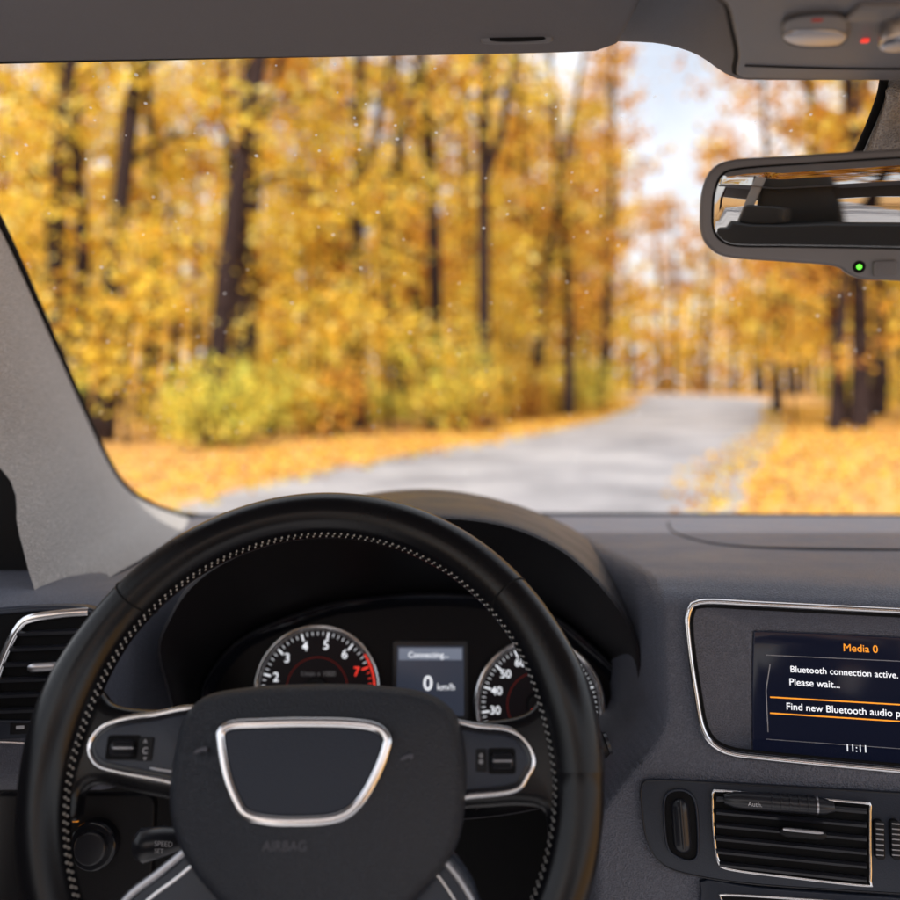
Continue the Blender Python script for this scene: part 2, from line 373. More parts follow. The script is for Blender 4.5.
# ------------------------------------------------------------ left air vent
lv=empty('side_air_vent')
LF=Frame(at(50,670,.757),(math.cos(-.12),-math.sin(-.12),0),(0,.1,1))
lo=ccw(LF.out([(-40,640),(-20,618),(20,612),(60,610),(90,612),(97,620),(93,650),(84,690),(72,712),(40,718),(0,718),(-35,716),(-44,700),(-44,660)],90))
plate('vent_body',LF,offset(lo,.004),-.01,.004,.002,'panel',lv)
plate('vent_dark_backing',LF,lo,.003,.005,.0003,'matt',lv)  # flat black backing stands in for the shade inside the vent
trim('vent_edge',LF,offset(lo,.001),.0013,.0052,'panel',lv)
arc=LF.out([(-16,715),(-8,690),(4,655),(18,628),(30,619),(60,614),(88,612)],40,.008,False)
trim('chrome_arc',LF,arc,.0036,.008,'chrome',lv,closed=False,squash=.6)
for i in range(6):
    y=632+i*15.5; x0_=18-i*6.5; x1_=93-i*3.2
    p=LF.ab(x0_,y+1,.006); q=LF.ab(x1_,y-2,.006); t=(q-p).normalized(); nn=V((-t.y,t.x)); vs=[]
    for s in (p,q):
        for dn,c in ((-.0015,.005),(-.0022,.009),(.0004,.0108),(.0018,.008),(.0018,.005)):
            r=s+nn*dn; vs.append(LF.pt(r.x,r.y,c))
    mesh_obj('slat_%d'%i,vs,[(k,(k+1)%5,5+(k+1)%5,5+k) for k in range(5)]+[(4,3,2,1,0),(5,6,7,8,9)],'slat',lv,smooth=False)
capsule('vent_tab',LF,(28,668),(60,666),.004,.012,'alu',lv,squash=.7)
pboard('vent_button',LF,10,30,722,734,.0,.006,'black',lv,.001,.001)
pboard('vent_button_mark',LF,16,24,726,729,.006,.0066,'dimw',lv,.0003,.0001)
pboard('switch_strip',LF,-40,34,720,738,-.006,.0035,'panel',lv,.002,.001)
trim('chrome_strip',LF,LF.out([(-40,741),(0,742),(25,743)],12,.004,False),.0014,.004,'chrome',lv,closed=False)
hs=empty('headlight_switch')
HF=Frame(at(90,835,.80),(1,0,0),(0,.15,1))
plate('switch_panel',HF,prect(HF,-10,150,795,905,.01),-.01,0,.002,'black',hs)
c=HF.ab(97,842); disc('switch_knob',HF,c,.021,0,.012,'gloss',hs,.003); disc('knob_grip',HF,c,.014,.01,.018,'slat',hs,.002)
pboard('lamp_mark',HF,69,80,815,818,.0,.001,'orange',hs,.0003,.0002); pboard('lamp_mark_b',HF,72,78,820,822,.0,.001,'orange',hs,.0003,.0002)
# ------------------------------------------------------------ steering wheel
sw=empty('steering_wheel')
tt=math.radians(24)
WF=Frame(at(313,773,.575),(1,0,0),(0,math.sin(tt),math.cos(tt)))
R=.1693; NT=240
def rad(th):
    d=math.degrees(th)%360
    g=0
    for c in (14,166): g+=math.exp(-((d-c)/13)**2)
    return .0162+.0022*g-.0006*math.exp(-((d-270)/50)**2)
rings=[]
for i in range(NT+1):
    th=2*math.pi*(i%NT)/NT; d=V((math.cos(th),math.sin(th))); rr=rad(th); rg=[]
    for k in range(28):
        ph=2*math.pi*k/28; e=rr*math.cos(ph); c=rr*1.06*math.sin(ph)
        rg.append(WF.pt(d.x*(R+e),d.y*(R+e),c))
    rings.append(rg)
loft('rim',rings,'rim',sw,ang=80)
def polar(th,ph,dr=0):
    rr=rad(th)+dr; e=rr*math.cos(ph); c=rr*1.06*math.sin(ph); return WF.pt(math.cos(th)*(R+e),math.sin(th)*(R+e),c)
for k,dg in enumerate((41,139,-38,218)):
    th=math.radians(dg); tube('rim_seam_%d'%k,[polar(th+.03*math.sin(2*math.pi*i/28),2*math.pi*i/28,.0001) for i in range(28)],.0007,'matt',sw,closed=True,seg=6,up=WF.u)
tube('stitch_groove',[polar(2*math.pi*i/NT,math.radians(162),-.0002) for i in range(NT)],.0008,'matt',sw,closed=True,seg=6,up=WF.w)
sv=[];sf=[]
def addbox(p,q,n,w,h):
    k=len(sv); t=(q-p).normalized(); s=t.cross(n).normalized()*w; nn=n.normalized()*h
    for e in (p,q):
        for a,b in ((-1,0),(1,0),(.6,1),(-.6,1)): sv.append(e+s*a+nn*b)
    sf.extend([(k,k+1,k+5,k+4),(k+1,k+2,k+6,k+5),(k+2,k+3,k+7,k+6),(k+3,k,k+4,k+7),(k+3,k+2,k+1,k),(k+4,k+5,k+6,k+7)])
ns=210
for i in range(ns):
    th=2*math.pi*i/ns; dth=2*math.pi/ns
    p=polar(th,math.radians(155)); q=polar(th+dth*.45,math.radians(171)); n=(p-WF.pt(R*math.cos(th),R*math.sin(th)))
    addbox(p,q,n,.0005,.0005)
mesh_obj('stitching',sv,sf,'thread',sw,smooth=False)
spL=[(44,676),(76,668),(98,690),(112,704),(150,709),(200,708),(215,745),(205,800),(150,796),(100,785),(80,792),(72,822),(44,806),(36,740)]
spR=[(585,672),(552,672),(540,698),(522,714),(480,720),(435,718),(420,750),(430,806),(480,808),(520,806),(545,812),(553,842),(584,820),(592,745)]
plate('spoke_left',WF,WF.out(spL,110),-.014,-.001,.008,'rim',sw)
plate('spoke_right',WF,WF.out(spR,110),-.014,-.001,.008,'rim',sw)
pdL=[(89,750),(94,735),(112,722),(150,715),(205,713),(205,790),(165,781),(118,772),(97,765)]
pdR=[(528,775),(534,762),(528,745),(512,731),(485,727),(430,726),(430,800),(470,796),(515,790)]
for tag,pp in (('left',pdL),('right',pdR)):
    o=WF.out(pp,90,.003)
    plate('pod_'+tag,WF,o,-.004,.003,.0015,'gloss',sw)
    trim('pod_chrome_'+tag,WF,o,.0018,.003,'chrome',sw)
    ii=offset(ccw(o),-.004); plate('pod_inset_'+tag,WF,ii,.002,.0042,.0008,'panel',sw)
pboard('roller_seat_l',WF,108,138,735,760,.004,.005,'matt',sw,.002)
pboard('roller_seat_r',WF,488,516,748,774,.004,.005,'matt',sw,.002)
capsule('roller_left',WF,(111,748),(135,748),.0052,.0045,'slat',sw); capsule('roller_right',WF,(491,761),(514,761),.0052,.0045,'slat',sw)
for k in range(5):
    pboard('roller_rib_l%d'%k,WF,113,133,741.5+k*3,742.5+k*3,.006,.0100,'alu' if k==2 else 'black',sw,.0002,.0001)
    pboard('roller_rib_r%d'%k,WF,493,512,754.5+k*3,755.5+k*3,.006,.0100,'alu' if k==2 else 'black',sw,.0002,.0001)
pboard('button_l',WF,139,151,737,761,.004,.0056,'black',sw,.001,.0006); pboard('button_r',WF,476,487,749,772,.004,.0056,'black',sw,.001,.0006)
text('icon_l1',WF,'^',145,743,'dimw',sw,.006,height=6,center=True); text('icon_l2',WF,'C',145,751,'dimw',sw,.006,height=6,center=True)
text('icon_l3',WF,'v',145,758,'dimw',sw,.006,height=5,center=True)
text('icon_r1',WF,'o',481,755,'dimw',sw,.006,height=5,center=True); text('icon_r2',WF,'*',481,764,'dimw',sw,.006,height=8,center=True)
capsule('pod_line_l',WF,(150,768),(176,772),.0012,.004,'alu',sw); 
pad=[(172,745),(180,717),(203,694),(250,685),(310,682),(370,683),(422,690),(452,708),(464,738),(467,775),(463,825),(451,858),(426,890),(395,915),(315,925),(235,915),(201,888),(177,852),(166,815),(166,778)]
PW=.014
po=ccw(WF.out(pad,140,PW))
RR=[ring(WF,offset(po,-.004),-.03),ring(WF,po,-.008)]
for k in range(7):
    t=k/6*math.pi/2; RR.append(ring(WF,offset(po,-.010*(1-math.cos(t))),PW-.012+.012*math.sin(t)))
base=offset(po,-.010); cen=sum(base,V((0,0)))/len(base)
for k in range(1,16):
    s=1-k/16; RR.append(ring(WF,[cen+(p-cen)*s for p in base],PW+.009*(1-s**2)))
loft('airbag_pad',RR,'pad',sw,cap0=True,cap1=True,ang=60)
TOP=PW+.0085
bd=[(217,745),(218,730),(231,721),(262,719),(303,718),(350,719),(379,724),(391,738),(388,756),(378,780),(365,802),(350,817),(330,824),(300,826),(268,825),(243,818),(231,800),(222,775)]
bo=ccw(WF.out(bd,110,TOP))
plate('badge_base',WF,bo,.004,TOP+.001,.001,'matt',sw)
tr=offset(bo,-.0026)
tube('badge_chrome',ring(WF,tr,TOP+.0008),.0031,'chrome',sw,True,10,up=WF.w,squash=.7)
plate('badge_plate',WF,offset(bo,-.0056),.004,TOP+.0014,.0012,'badge',sw)
text('airbag_print',WF,'AIRBAG',262,851,'dim',sw,TOP+.0022,width=44)
for tag,pts in (('l',[(194,753),(198,749),(207,747),(206,752),(203,751),(198,753)]),('r',[(400,760),(404,756),(413,754),(412,759),(408,758),(404,760)])):
    plate('horn_icon_'+tag,WF,WF.out(pts,24,PW+.0055),PW+.002,PW+.0062,.0001,'dim',sw)
for tag,pp,edge in (('l',[(190,850),(215,872),(245,900),(240,990),(170,1040),(130,1010),(110,930),(128,895),(165,868)],[(184,852),(160,872),(127,898),(105,930)]),('r',[(446,850),(470,875),(482,905),(500,950),(470,1020),(430,1030),(370,980),(380,905),(420,880)],[(440,856),(458,878),(474,905),(488,940)])):
    plate('lower_spoke_'+tag,WF,WF.out(pp,70),-.02,-.004,.004,'panel',sw)
    trim('lower_spoke_chrome_'+tag,WF,WF.out(edge,24,-.003,False),.0026,-.004,'alu',sw,closed=False)
    e2=[(x+(17 if tag=='l' else -14),y+6) for x,y in edge]; trim('lower_spoke_trim_'+tag,WF,WF.out(e2,24,-.003,False),.0012,-.0035,'chrome',sw,closed=False)
# column
col=empty('steering_column')
tube('column_shroud',[WF.pt(0,-.01,-.02),WF.pt(0,-.012,-.04),WF.pt(0,-.02,-.10),WF.pt(0,-.02,-.30)],[.05,.062,.066,.07],'black',col,seg=28,up=WF.u)
tube('indicator_stalk',[at(215,835,.64),at(185,838,.64),at(165,841,.635),at(142,846,.63),at(136,847,.63)],[.006,.007,.010,.0115,.008],'slat',col,seg=16,squash=1)
SF=Frame(at(155,845,.618),(1,0,.06),(0,.2,1))
text('stalk_print',SF,'SPEED',154,846,'dimw',col,0,width=18,rot=-.1); text('stalk_print_b',SF,'SET',154,853,'dimw',col,0,width=9,rot=-.1)
tube('wiper_stalk',[at(470,800,.64),at(530,775,.68),at(580,752,.72),at(600,745,.735),at(606,743,.735)],[.008,.007,.009,.011,.009],'black',col,seg=16)
tube('wiper_stalk_end',[at(606,743,.733),at(609,742,.733)],[.009,.0085],'slat',col,seg=16)
# ------------------------------------------------------------ A pillar
pil=empty('windshield_pillar')
fr_=[V((-.40,.62,E+.285)),V((-.42,.72,E+.24)),at(0,225,.88),at(40,312,1.0),at(80,402,1.15),at(108,462,1.28),at(128,490,1.36),at(155,507,1.42),at(192,519,1.45)]
bk=[V((-.50,.30,E+.28)),V((-.50,.40,E+.22)),V((-.49,.55,E+.11)),V((-.47,.68,E+.02)),at(0,468,.86),at(18,530,.84),at(33,585,.82),at(45,600,.80),at(95,585,.84)]
fR=resample(fr_,60,False); bR=resample(bk,60,False); rows=[]
for k in range(0,13):
    t=k/12; rows.append([a.lerp(b,t)+V((.035*math.sin(math.pi*t),-.01*math.sin(math.pi*t),.006*math.sin(math.pi*t)))*(1-.5*i/60) for i,(a,b) in enumerate(zip(fR,bR))])
loft('pillar_trim',rows,'pillar',pil,closed=False,ang=70)
tube('windshield_seal',[p+V((-.002,.004,.0)) for p in fR],.0055,'matt',pil,seg=8)
tube('cowl_seal',resample([at(150,506,1.43),at(192,517,1.47),at(300,517,1.5),at(545,516,1.5),at(900,518,1.48),at(1200,520,1.4)],60,False),.006,'matt',pil,seg=8)
# door
door=empty('car_door')
mesh_obj('sail_panel',[at(-160,330,.93),at(-20,400,.93),at(30,470,.93),at(70,600,.93),at(60,660,.93),at(-160,660,.93)],[(0,1,2,3,4,5)],'matt',door)
tube('window_seal',[V((-.455,.84,E-.19)),V((-.47,.6,E-.19)),V((-.47,.0,E-.19))],.008,'black',door)
loft('door_panel',[[V((-.44,y,E-.20)),V((-.43,y,E-.205)),V((-.415,y,E-.23)),V((-.41,y,E-.30)),V((-.42,y,E-.8))] for y in (-.4,.2,.6,.775)],'hood',door,closed=False)
# ------------------------------------------------------------ headliner, visor, console
ROOFB=-.18
hl=empty('headliner')
edge=[(-300,56,.67),(-50,55,.67),(200,52,.67),(470,42,.675),(560,41,.68),(640,42,.68),(672,46,.675),(700,56,.665),(722,71,.65),(738,79,.64),(760,80,.64),(885,80,.64),(1050,80,.64),(1250,60,.66)]
er=resample([at(*e) for e in edge],120,False)
rows=[]
for dy,dz in ((.05,.05),(.018,.012),(.006,.003),(0,0),(-.006,-.001),(-.02,.0005),(-.1,.006)):
    rows.append([p+V((0,dy,dz)) for p in er])
rows.append([V((p.x,.35,E+.266)) for p in er]); rows.append([V((p.x,ROOFB,E+.275)) for p in er])
loft('headliner_panel',rows,'liner',hl,closed=False,ang=60)
mesh_obj('roof_skin',[(-.62,.75,E+.33),(1.1,.75,E+.33),(1.1,ROOFB,E+.33),(-.62,ROOFB,E+.33)],[(0,1,2,3)],'grey',hl)
vis=empty('sun_visor')
VF=Frame((-.19,.56,E+.2485),(1,0,.018),(0,-1,.03))
vo=resample([V((-.40,.15)),V((-.40,-.09)),V((-.39,-.105)),V((-.2,-.108)),V((.0,-.108)),V((.18,-.108)),V((.292,-.106)),V((.309,-.098)),V((.313,-.08)),V((.313,.0)),V((.30,.15))],90,True)
plate('visor_board',VF,vo,-.012,.006,.007,'visor',vis)
trim('visor_piping',VF,offset(ccw(vo),.0002),.0012,-.002,'matt',vis)
cl_=empty('visor_clip')
QF=Frame(at(515,34,.64),(1,0,.02),(0,-.8,1))
plate('clip_body',QF,QF.out([(480,36),(484,29),(515,26),(547,29),(552,35),(547,40),(515,41),(485,41)],40),-.004,.008,.002,'grey',cl_)
plate('clip_slot',QF,QF.out([(490,37),(493,31),(515,29),(539,31),(543,36),(515,38)],30),.007,.0088,.0005,'matt',cl_)
oc=empty('overhead_console')
OF=Frame((.3,.6,E+.2125),(1,0,0),(0,-1,-.03))
oo=resample([V((-.106,-.012)),V((-.095,-.018)),V((0,-.022)),V((.095,-.018)),V((.106,-.012)),V((.112,.03)),V((.13,.1)),V((.16,.2)),V((-.18,.2)),V((-.145,.1)),V((-.118,.03))],90,True)
plate('console_body',OF,oo,-.03,.003,.004,'console',oc)
trim('console_gap',OF,offset(ccw(oo),.0005),.0018,-.0005,'matt',oc)
lamp=OF.out([(783,30),(788,18),(815,13),(842,15),(848,28),(842,43),(812,46),(788,42)],50,.004)
plate('lamp_button',OF,lamp,.001,.0055,.002,'grey',oc); trim('lamp_ring',OF,lamp,.0009,.0045,'slat',oc)
l2=OF.out([(784,40),(790,34),(815,32),(841,34),(846,40),(835,46),(800,46)],40,.007); plate('lamp_lens',OF,l2,.004,.0068,.001,'alu',oc)
pboard('lamp_mark',OF,813,821,20,22,.005,.0062,'redp',oc,.0003,.0002)
pboard('led_mark',OF,863,867,41,43,.003,.0044,'red',oc,.0003,.0002)
k_=OF.ab(905,36,.01); disc('console_knob',OF,k_,.014,.002,.016,'alu',oc,.004)
pboard('console_switch',OF,860,885,8,22,.002,.006,'grey',oc,.002,.001)
trim('console_crease',OF,OF.out([(745,66),(850,69),(1000,69)],30,.0035,False),.0008,.0032,'matt',oc,closed=False)
scv=empty('mirror_bracket')
BF=Frame(at(905,120,.70),(1,-.1,0),(0,-.55,.6))
plate('sensor_cover',BF,BF.out([(890,84),(884,100),(874,130),(862,162),(870,175),(940,178),(965,160),(955,110),(945,84)],50),-.01,.012,.006,'pillar',scv)
trim('frit_edge',BF,BF.out([(884,80),(880,98),(868,130),(852,165)],20,0,False),.0035,.0,'matt',scv,closed=False)
tube('mirror_stem',[at(925,140,.69),at(920,170,.65),at(915,200,.61)],[.014,.011,.012],'grey',scv,seg=16)
# ------------------------------------------------------------ rear-view mirror
rm=empty('rear_view_mirror')
ay=math.radians(12); ap=math.radians(6.2)
hm=V((math.sin(ay),math.cos(ay),0))
MF=Frame(at(700,205,.625),(math.cos(ay),-math.sin(ay),.012),V((0,0,math.cos(ap)))-hm*(math.sin(ap)))
mo=ccw(MF.out([(700,215),(702,190),(711,170),(732,160),(790,156),(900,149),(1010,143),(1050,145),(1072,160),(1080,200),(1078,250),(1064,276),(1030,284),(960,284),(900,281),(862,279),(845,272),(835,266),(790,262),(728,257),(708,246),(701,232)],140))
Rr=[ring(MF,offset(mo,-.03),-.035),ring(MF,offset(mo,-.018),-.028),ring(MF,offset(mo,-.004),-.014),ring(MF,mo,-.004),ring(MF,mo,.001),ring(MF,offset(mo,-.0012),.0025),ring(MF,offset(mo,-.0025),.003)]
loft('mirror_housing',Rr,'grey',rm,cap0=True,cap1=True,ang=50)
go=ccw(MF.out([(711,215),(713,192),(721,174),(740,168),(790,164),(900,157),(1010,151),(1045,153),(1062,165),(1068,200),(1066,230),(1055,249),(1020,254),(900,250),(790,248),(735,247),(718,240),(712,230)],120))
plate('glass_surround',MF,go,.002,.0036,.0006,'matt',rm)
plate('mirror_glass',MF,offset(go,-.0015),.003,.0042,.0004,'glassmir',rm)
cg=MF.ab(858,267); disc('led_seat',MF,cg,.0042,.002,.0034,'matt',rm); disc('green_led',MF,cg,.0017,.003,.0042,'green',rm,.0003)
pboard('mirror_button',MF,873,897,261,276,.002,.0048,'console',rm,.002,.001)
# ------------------------------------------------------------ rear of the cabin (seen in the mirror)
rs=empty('car_seat')
def cushion(name,x0,x1,y0,y1,z0,z1,r,m,parent=None):
    fr=Frame(((x0+x1)/2,y1,(z0+z1)/2),(-1,0,0),(0,0,1))
    plate(name,fr,rrect(-(x1-x0)/2,(x1-x0)/2,-(z1-z0)/2,(z1-z0)/2,r),-(y1-y0),0,r*.5,m,parent or rs)
cushion('backrest',-.45,1.05,-1.35,-1.2,E-.7,E-.16,.06,'seat')
for x in (-.02,.50,.90): cushion('headrest_%d'%int(x*100),x-.12,x+.12,-1.38,-1.27,E-.17,E+.06,.05,'seat')
rp_=empty('rear_pillar')
def post(name,a,b,wx,wy,m):
    rings=[]
    for i in range(9):
        t=i/8; c=a.lerp(b,t)+V((0,0,0)); k=1+.25*t
        rings.append([c+V((wx*k*math.copysign(abs(math.cos(q))**.6,math.cos(q)),wy*math.copysign(abs(math.sin(q))**.6,math.sin(q)),0)) for q in [2*math.pi*j/20 for j in range(20)]])
    loft(name,rings,m,rp_,cap0=True,cap1=True,ang=60)
post('pillar_post',V((-.155,-1.5,E-.35)),V((-.11,-1.5,E+.42)),.045,.03,'pillar')
post('rear_upright',V((.12,-1.6,E-.35)),V((.05,-1.6,E+.42)),.13,.04,'seat')
post('far_upright',V((.47,-1.6,E-.35)),V((.47,-1.6,E+.42)),.06,.04,'seat')
mesh_obj('rear_roof',[(-.5,-1.45,E+.30),(1.0,-1.45,E+.30),(1.0,-1.75,E+.26),(-.5,-1.75,E+.26)],[(0,1,2,3)],'visor',rp_)
mesh_obj('tailgate_header',[(-.5,-1.76,E+.12),(1.0,-1.76,E+.12),(1.0,-1.74,E+.27),(-.5,-1.74,E+.27)],[(0,1,2,3)],'visor',rp_)
# ------------------------------------------------------------ windshield glass
ws=empty('windshield')
gm=bpy.data.materials.new('windshield_glass'); gm.use_nodes=True; nt=gm.node_tree; nt.nodes.clear()
o=nt.nodes.new('ShaderNodeOutputMaterial'); tr_=nt.nodes.new('ShaderNodeBsdfTransparent'); gl=nt.nodes.new('ShaderNodeBsdfGlossy'); gl.inputs['Roughness'].default_value=.05
df_=nt.nodes.new('ShaderNodeBsdfTranslucent'); df_.inputs['Color'].default_value=(.95,.95,.95,1)
mx=nt.nodes.new('ShaderNodeMixShader'); mx.inputs['Fac'].default_value=.015; nt.links.new(tr_.outputs[0],mx.inputs[1]); nt.links.new(gl.outputs[0],mx.inputs[2])
vo_=nt.nodes.new('ShaderNodeTexVoronoi'); vo_.inputs['Scale'].default_value=85; tcn=nt.nodes.new('ShaderNodeTexCoord'); nt.links.new(tcn.outputs['Object'],vo_.inputs['Vector'])
sep=nt.nodes.new('ShaderNodeSeparateColor'); nt.links.new(vo_.outputs['Color'],sep.inputs[0])
pw_=nt.nodes.new('ShaderNodeMath'); pw_.operation='POWER'; pw_.inputs[1].default_value=2.2; nt.links.new(sep.outputs[0],pw_.inputs[0])
m1=nt.nodes.new('ShaderNodeMath'); m1.operation='MULTIPLY'; m1.inputs[1].default_value=.15; nt.links.new(pw_.outputs[0],m1.inputs[0])
m2=nt.nodes.new('ShaderNodeMath'); m2.operation='LESS_THAN'; nt.links.new(vo_.outputs['Distance'],m2.inputs[0]); nt.links.new(m1.outputs[0],m2.inputs[1])
m3=nt.nodes.new('ShaderNodeMath'); m3.operation='MULTIPLY'; m3.inputs[1].default_value=.5; nt.links.new(m2.outputs[0],m3.inputs[0])
mx2=nt.nodes.new('ShaderNodeMixShader'); nt.links.new(m3.outputs[0],mx2.inputs[0]); nt.links.new(mx.outputs[0],mx2.inputs[1]); nt.links.new(df_.outputs[0],mx2.inputs[2]); nt.links.new(mx2.outputs[0],o.inputs['Surface'])
gv=[];gf=[]
for j in range(9):
    t=j/8
    for i in range(17):
        s=i/16; x=-.52+1.7*s; bow=.04*(1-(2*s-1)**2)
        gv.append(V((x,1.47*(1-t)+.70*t+bow,E-.222*(1-t)+.27*t)))
for j in range(8):
    for i in range(16): gf.append((j*17+i,j*17+i+1,(j+1)*17+i+1,(j+1)*17+i))
mesh_obj('glass_pane',gv,gf,gm,ws,ang=80)
# ============================================================ OUTSIDE
def nmat(name,cols,scale,rough=.9,detail=4,bump=.0,spec=.2):
    m=bpy.data.materials.new(name); m.use_nodes=True; nt=m.node_tree; b=nt.nodes['Principled BSDF']; b.inputs['Roughness'].default_value=rough; b.inputs['Specular IOR Level'].default_value=spec
    tc=nt.nodes.new('ShaderNodeTexCoord'); n=nt.nodes.new('ShaderNodeTexNoise'); n.inputs['Scale'].default_value=scale; n.inputs['Detail'].default_value=detail; n.inputs['Roughness'].default_value=.7
    nt.links.new(tc.outputs['Object'],n.inputs['Vector']); r=nt.nodes.new('ShaderNodeValToRGB'); nt.links.new(n.outputs['Fac'],r.inputs[0])
    el=r.color_ramp.elements; el[0].position=cols[0][0]; el[0].color=(*cols[0][1],1); el[1].position=cols[-1][0]; el[1].color=(*cols[-1][1],1)
    for p,c in cols[1:-1]: e=el.new(p); e.color=(*c,1)
    nt.links.new(r.outputs[0],b.inputs['Base Color'])
    if bump:
        bp=nt.nodes.new('ShaderNodeBump'); bp.inputs['Strength'].default_value=bump; nt.links.new(n.outputs['Fac'],bp.inputs['Height']); nt.links.new(bp.outputs['Normal'],b.inputs['Normal'])
    return m
gmat=nmat('leaf_litter_ground',[(.3,(.24,.12,.05)),(.45,(.50,.26,.08)),(.56,(.68,.38,.12)),(.7,(.40,.31,.11))],1.1)
amat=nmat('asphalt_sun_dapple',[(.34,(.17,.17,.185)),(.5,(.31,.305,.33)),(.64,(.44,.43,.44))],.35,.6,6,.0,.5)  # broad noise paints dappled sun patches into the asphalt grey
bark=nmat('bark',[(.3,(.012,.008,.010)),(.7,(.050,.030,.028))],9,.95,2)
mesh_obj('ground',[(-400,-300,-.004),(400,-300,-.004),(400,600,-.004),(-400,600,-.004)],[(0,1,2,3)],gmat,smooth=False)
cl_pts=[(-3.5,-60,3.1),(-2.2,-20,3.1),(-1.0,0,3.1),(.0,9.4,3.0),(1.8,15,3.1),(4.3,21,3.2),(8.6,33,3.5),(14.4,52,4.2),(22.,78,5.2),(27,100,5.5),(26,125,5.5),(16,150,5.5),(-10,175,5.5)]
rp=resample([V(p) for p in cl_pts],160,False)
def road_at(Y):
    b=min(rp,key=lambda p:abs(p.y-Y)); return b.x,b.z
L_=[];R_=[]
for i,p in enumerate(rp):
    a=rp[max(0,i-1)];b=rp[min(len(rp)-1,i+1)]; t=V((b.x-a.x,b.y-a.y)).normalized(); n=V((-t.y,t.x))
    e1=random.uniform(-.12,.12); e2=random.uniform(-.12,.12)
    L_.append(V((p.x+n.x*(p.z+e1),p.y+n.y*(p.z+e1),.003))); R_.append(V((p.x-n.x*(p.z+e2),p.y-n.y*(p.z+e2),.003)))
loft('road',[L_,[a.lerp(b,.5)+V((0,0,.03)) for a,b in zip(L_,R_)],R_],amat,closed=False)
def leafmat(name):
    m=bpy.data.materials.new(name); m.use_nodes=True; nt=m.node_tree; nt.nodes.clear()
    o=nt.nodes.new('ShaderNodeOutputMaterial'); at_=nt.nodes.new('ShaderNodeAttribute'); at_.attribute_name='Col'
    d=nt.nodes.new('ShaderNodeBsdfDiffuse'); t=nt.nodes.new('ShaderNodeBsdfTranslucent')
    nt.links.new(at_.outputs['Color'],d.inputs[0]); nt.links.new(at_.outputs['Color'],t.inputs[0])
    a=nt.nodes.new('ShaderNodeMixShader'); a.inputs[0].default_value=.4; nt.links.new(d.outputs[0],a.inputs[1]); nt.links.new(t.outputs[0],a.inputs[2])
    nt.links.new(a.outputs[0],o.inputs[0])
    return m
LM=leafmat('autumn_leaves')
YEL=[(.97,.78,.12),(.97,.70,.09),(.94,.56,.07),(.98,.88,.32),(.66,.33,.06)]
GRN=[(.92,.82,.13),(.62,.64,.13),(.97,.80,.16),(.36,.42,.10),(.93,.68,.10)]
ORG=[(.88,.46,.07),(.66,.30,.06),(.95,.60,.10),(.48,.21,.06),(.95,.72,.15)]
def leaf_arrays(centers,size,pal,pw=None):
    n=len(centers); u=rng.normal(size=(n,3)); u/=np.linalg.norm(u,axis=1)[:,None]; t=rng.normal(size=(n,3)); v=np.cross(u,t); v/=np.linalg.norm(v,axis=1)[:,None]
    s=(size*rng.uniform(.6,1.4,n))[:,None]
    q=np.stack([centers-u*s,centers+v*s*.6,centers+u*s,centers-v*s*.6],1).reshape(-1,3)
    ci=rng.choice(len(pal),n,p=pw); c=np.array(pal)[ci]*rng.uniform(.7,1.05,(n,1)); c=np.clip(c,0,1)
    return q,c
def build_mesh(name,tv,tf,q,c):
    nq=len(q)//4; nt_=len(tv); me=bpy.data.meshes.new(name)
    allv=np.concatenate([np.array(tv).reshape(-1,3),q]) if nt_ else q
    me.vertices.add(len(allv)); me.vertices.foreach_set('co',allv.ravel())
    lt=[i for f in tf for i in f]; nl=len(lt)+nq*4
    me.loops.add(nl); me.loops.foreach_set('vertex_index',np.concatenate([np.array(lt,dtype=int),np.arange(nq*4)+nt_]))
    me.polygons.add(len(tf)+nq); me.polygons.foreach_set('loop_start',np.concatenate([np.arange(len(tf))*4,len(lt)+np.arange(nq)*4]).astype(int))
    me.materials.append(bark); me.materials.append(LM)
    me.polygons.foreach_set('material_index',np.array([0]*len(tf)+[1]*nq))
    me.update(calc_edges=True)
    ca=me.color_attributes.new('Col','FLOAT_COLOR','POINT'); cc=np.ones((len(allv),4)); cc[nt_:,:3]=np.repeat(c,4,axis=0); ca.data.foreach_set('color',cc.ravel())
    return me
def tubev(tv,tf,path,rad,seg=7):
    k0=len(tv)
    for i,p in enumerate(path):
        a=path[max(0,i-1)];b=path[min(len(path)-1,i+1)]; t=(b-a).normalized(); s=t.cross(V((.3,1,.1))).normalized(); q=s.cross(t)
        for k in range(seg):
            w=2*math.pi*k/seg; tv.append(tuple(p+(s*math.cos(w)+q*math.sin(w))*rad[i]))
    for i in range(len(path)-1):
        for k in range(seg):
            l=(k+1)%seg; tf.append((k0+i*seg+k,k0+i*seg+l,k0+(i+1)*seg+l,k0+(i+1)*seg+k))
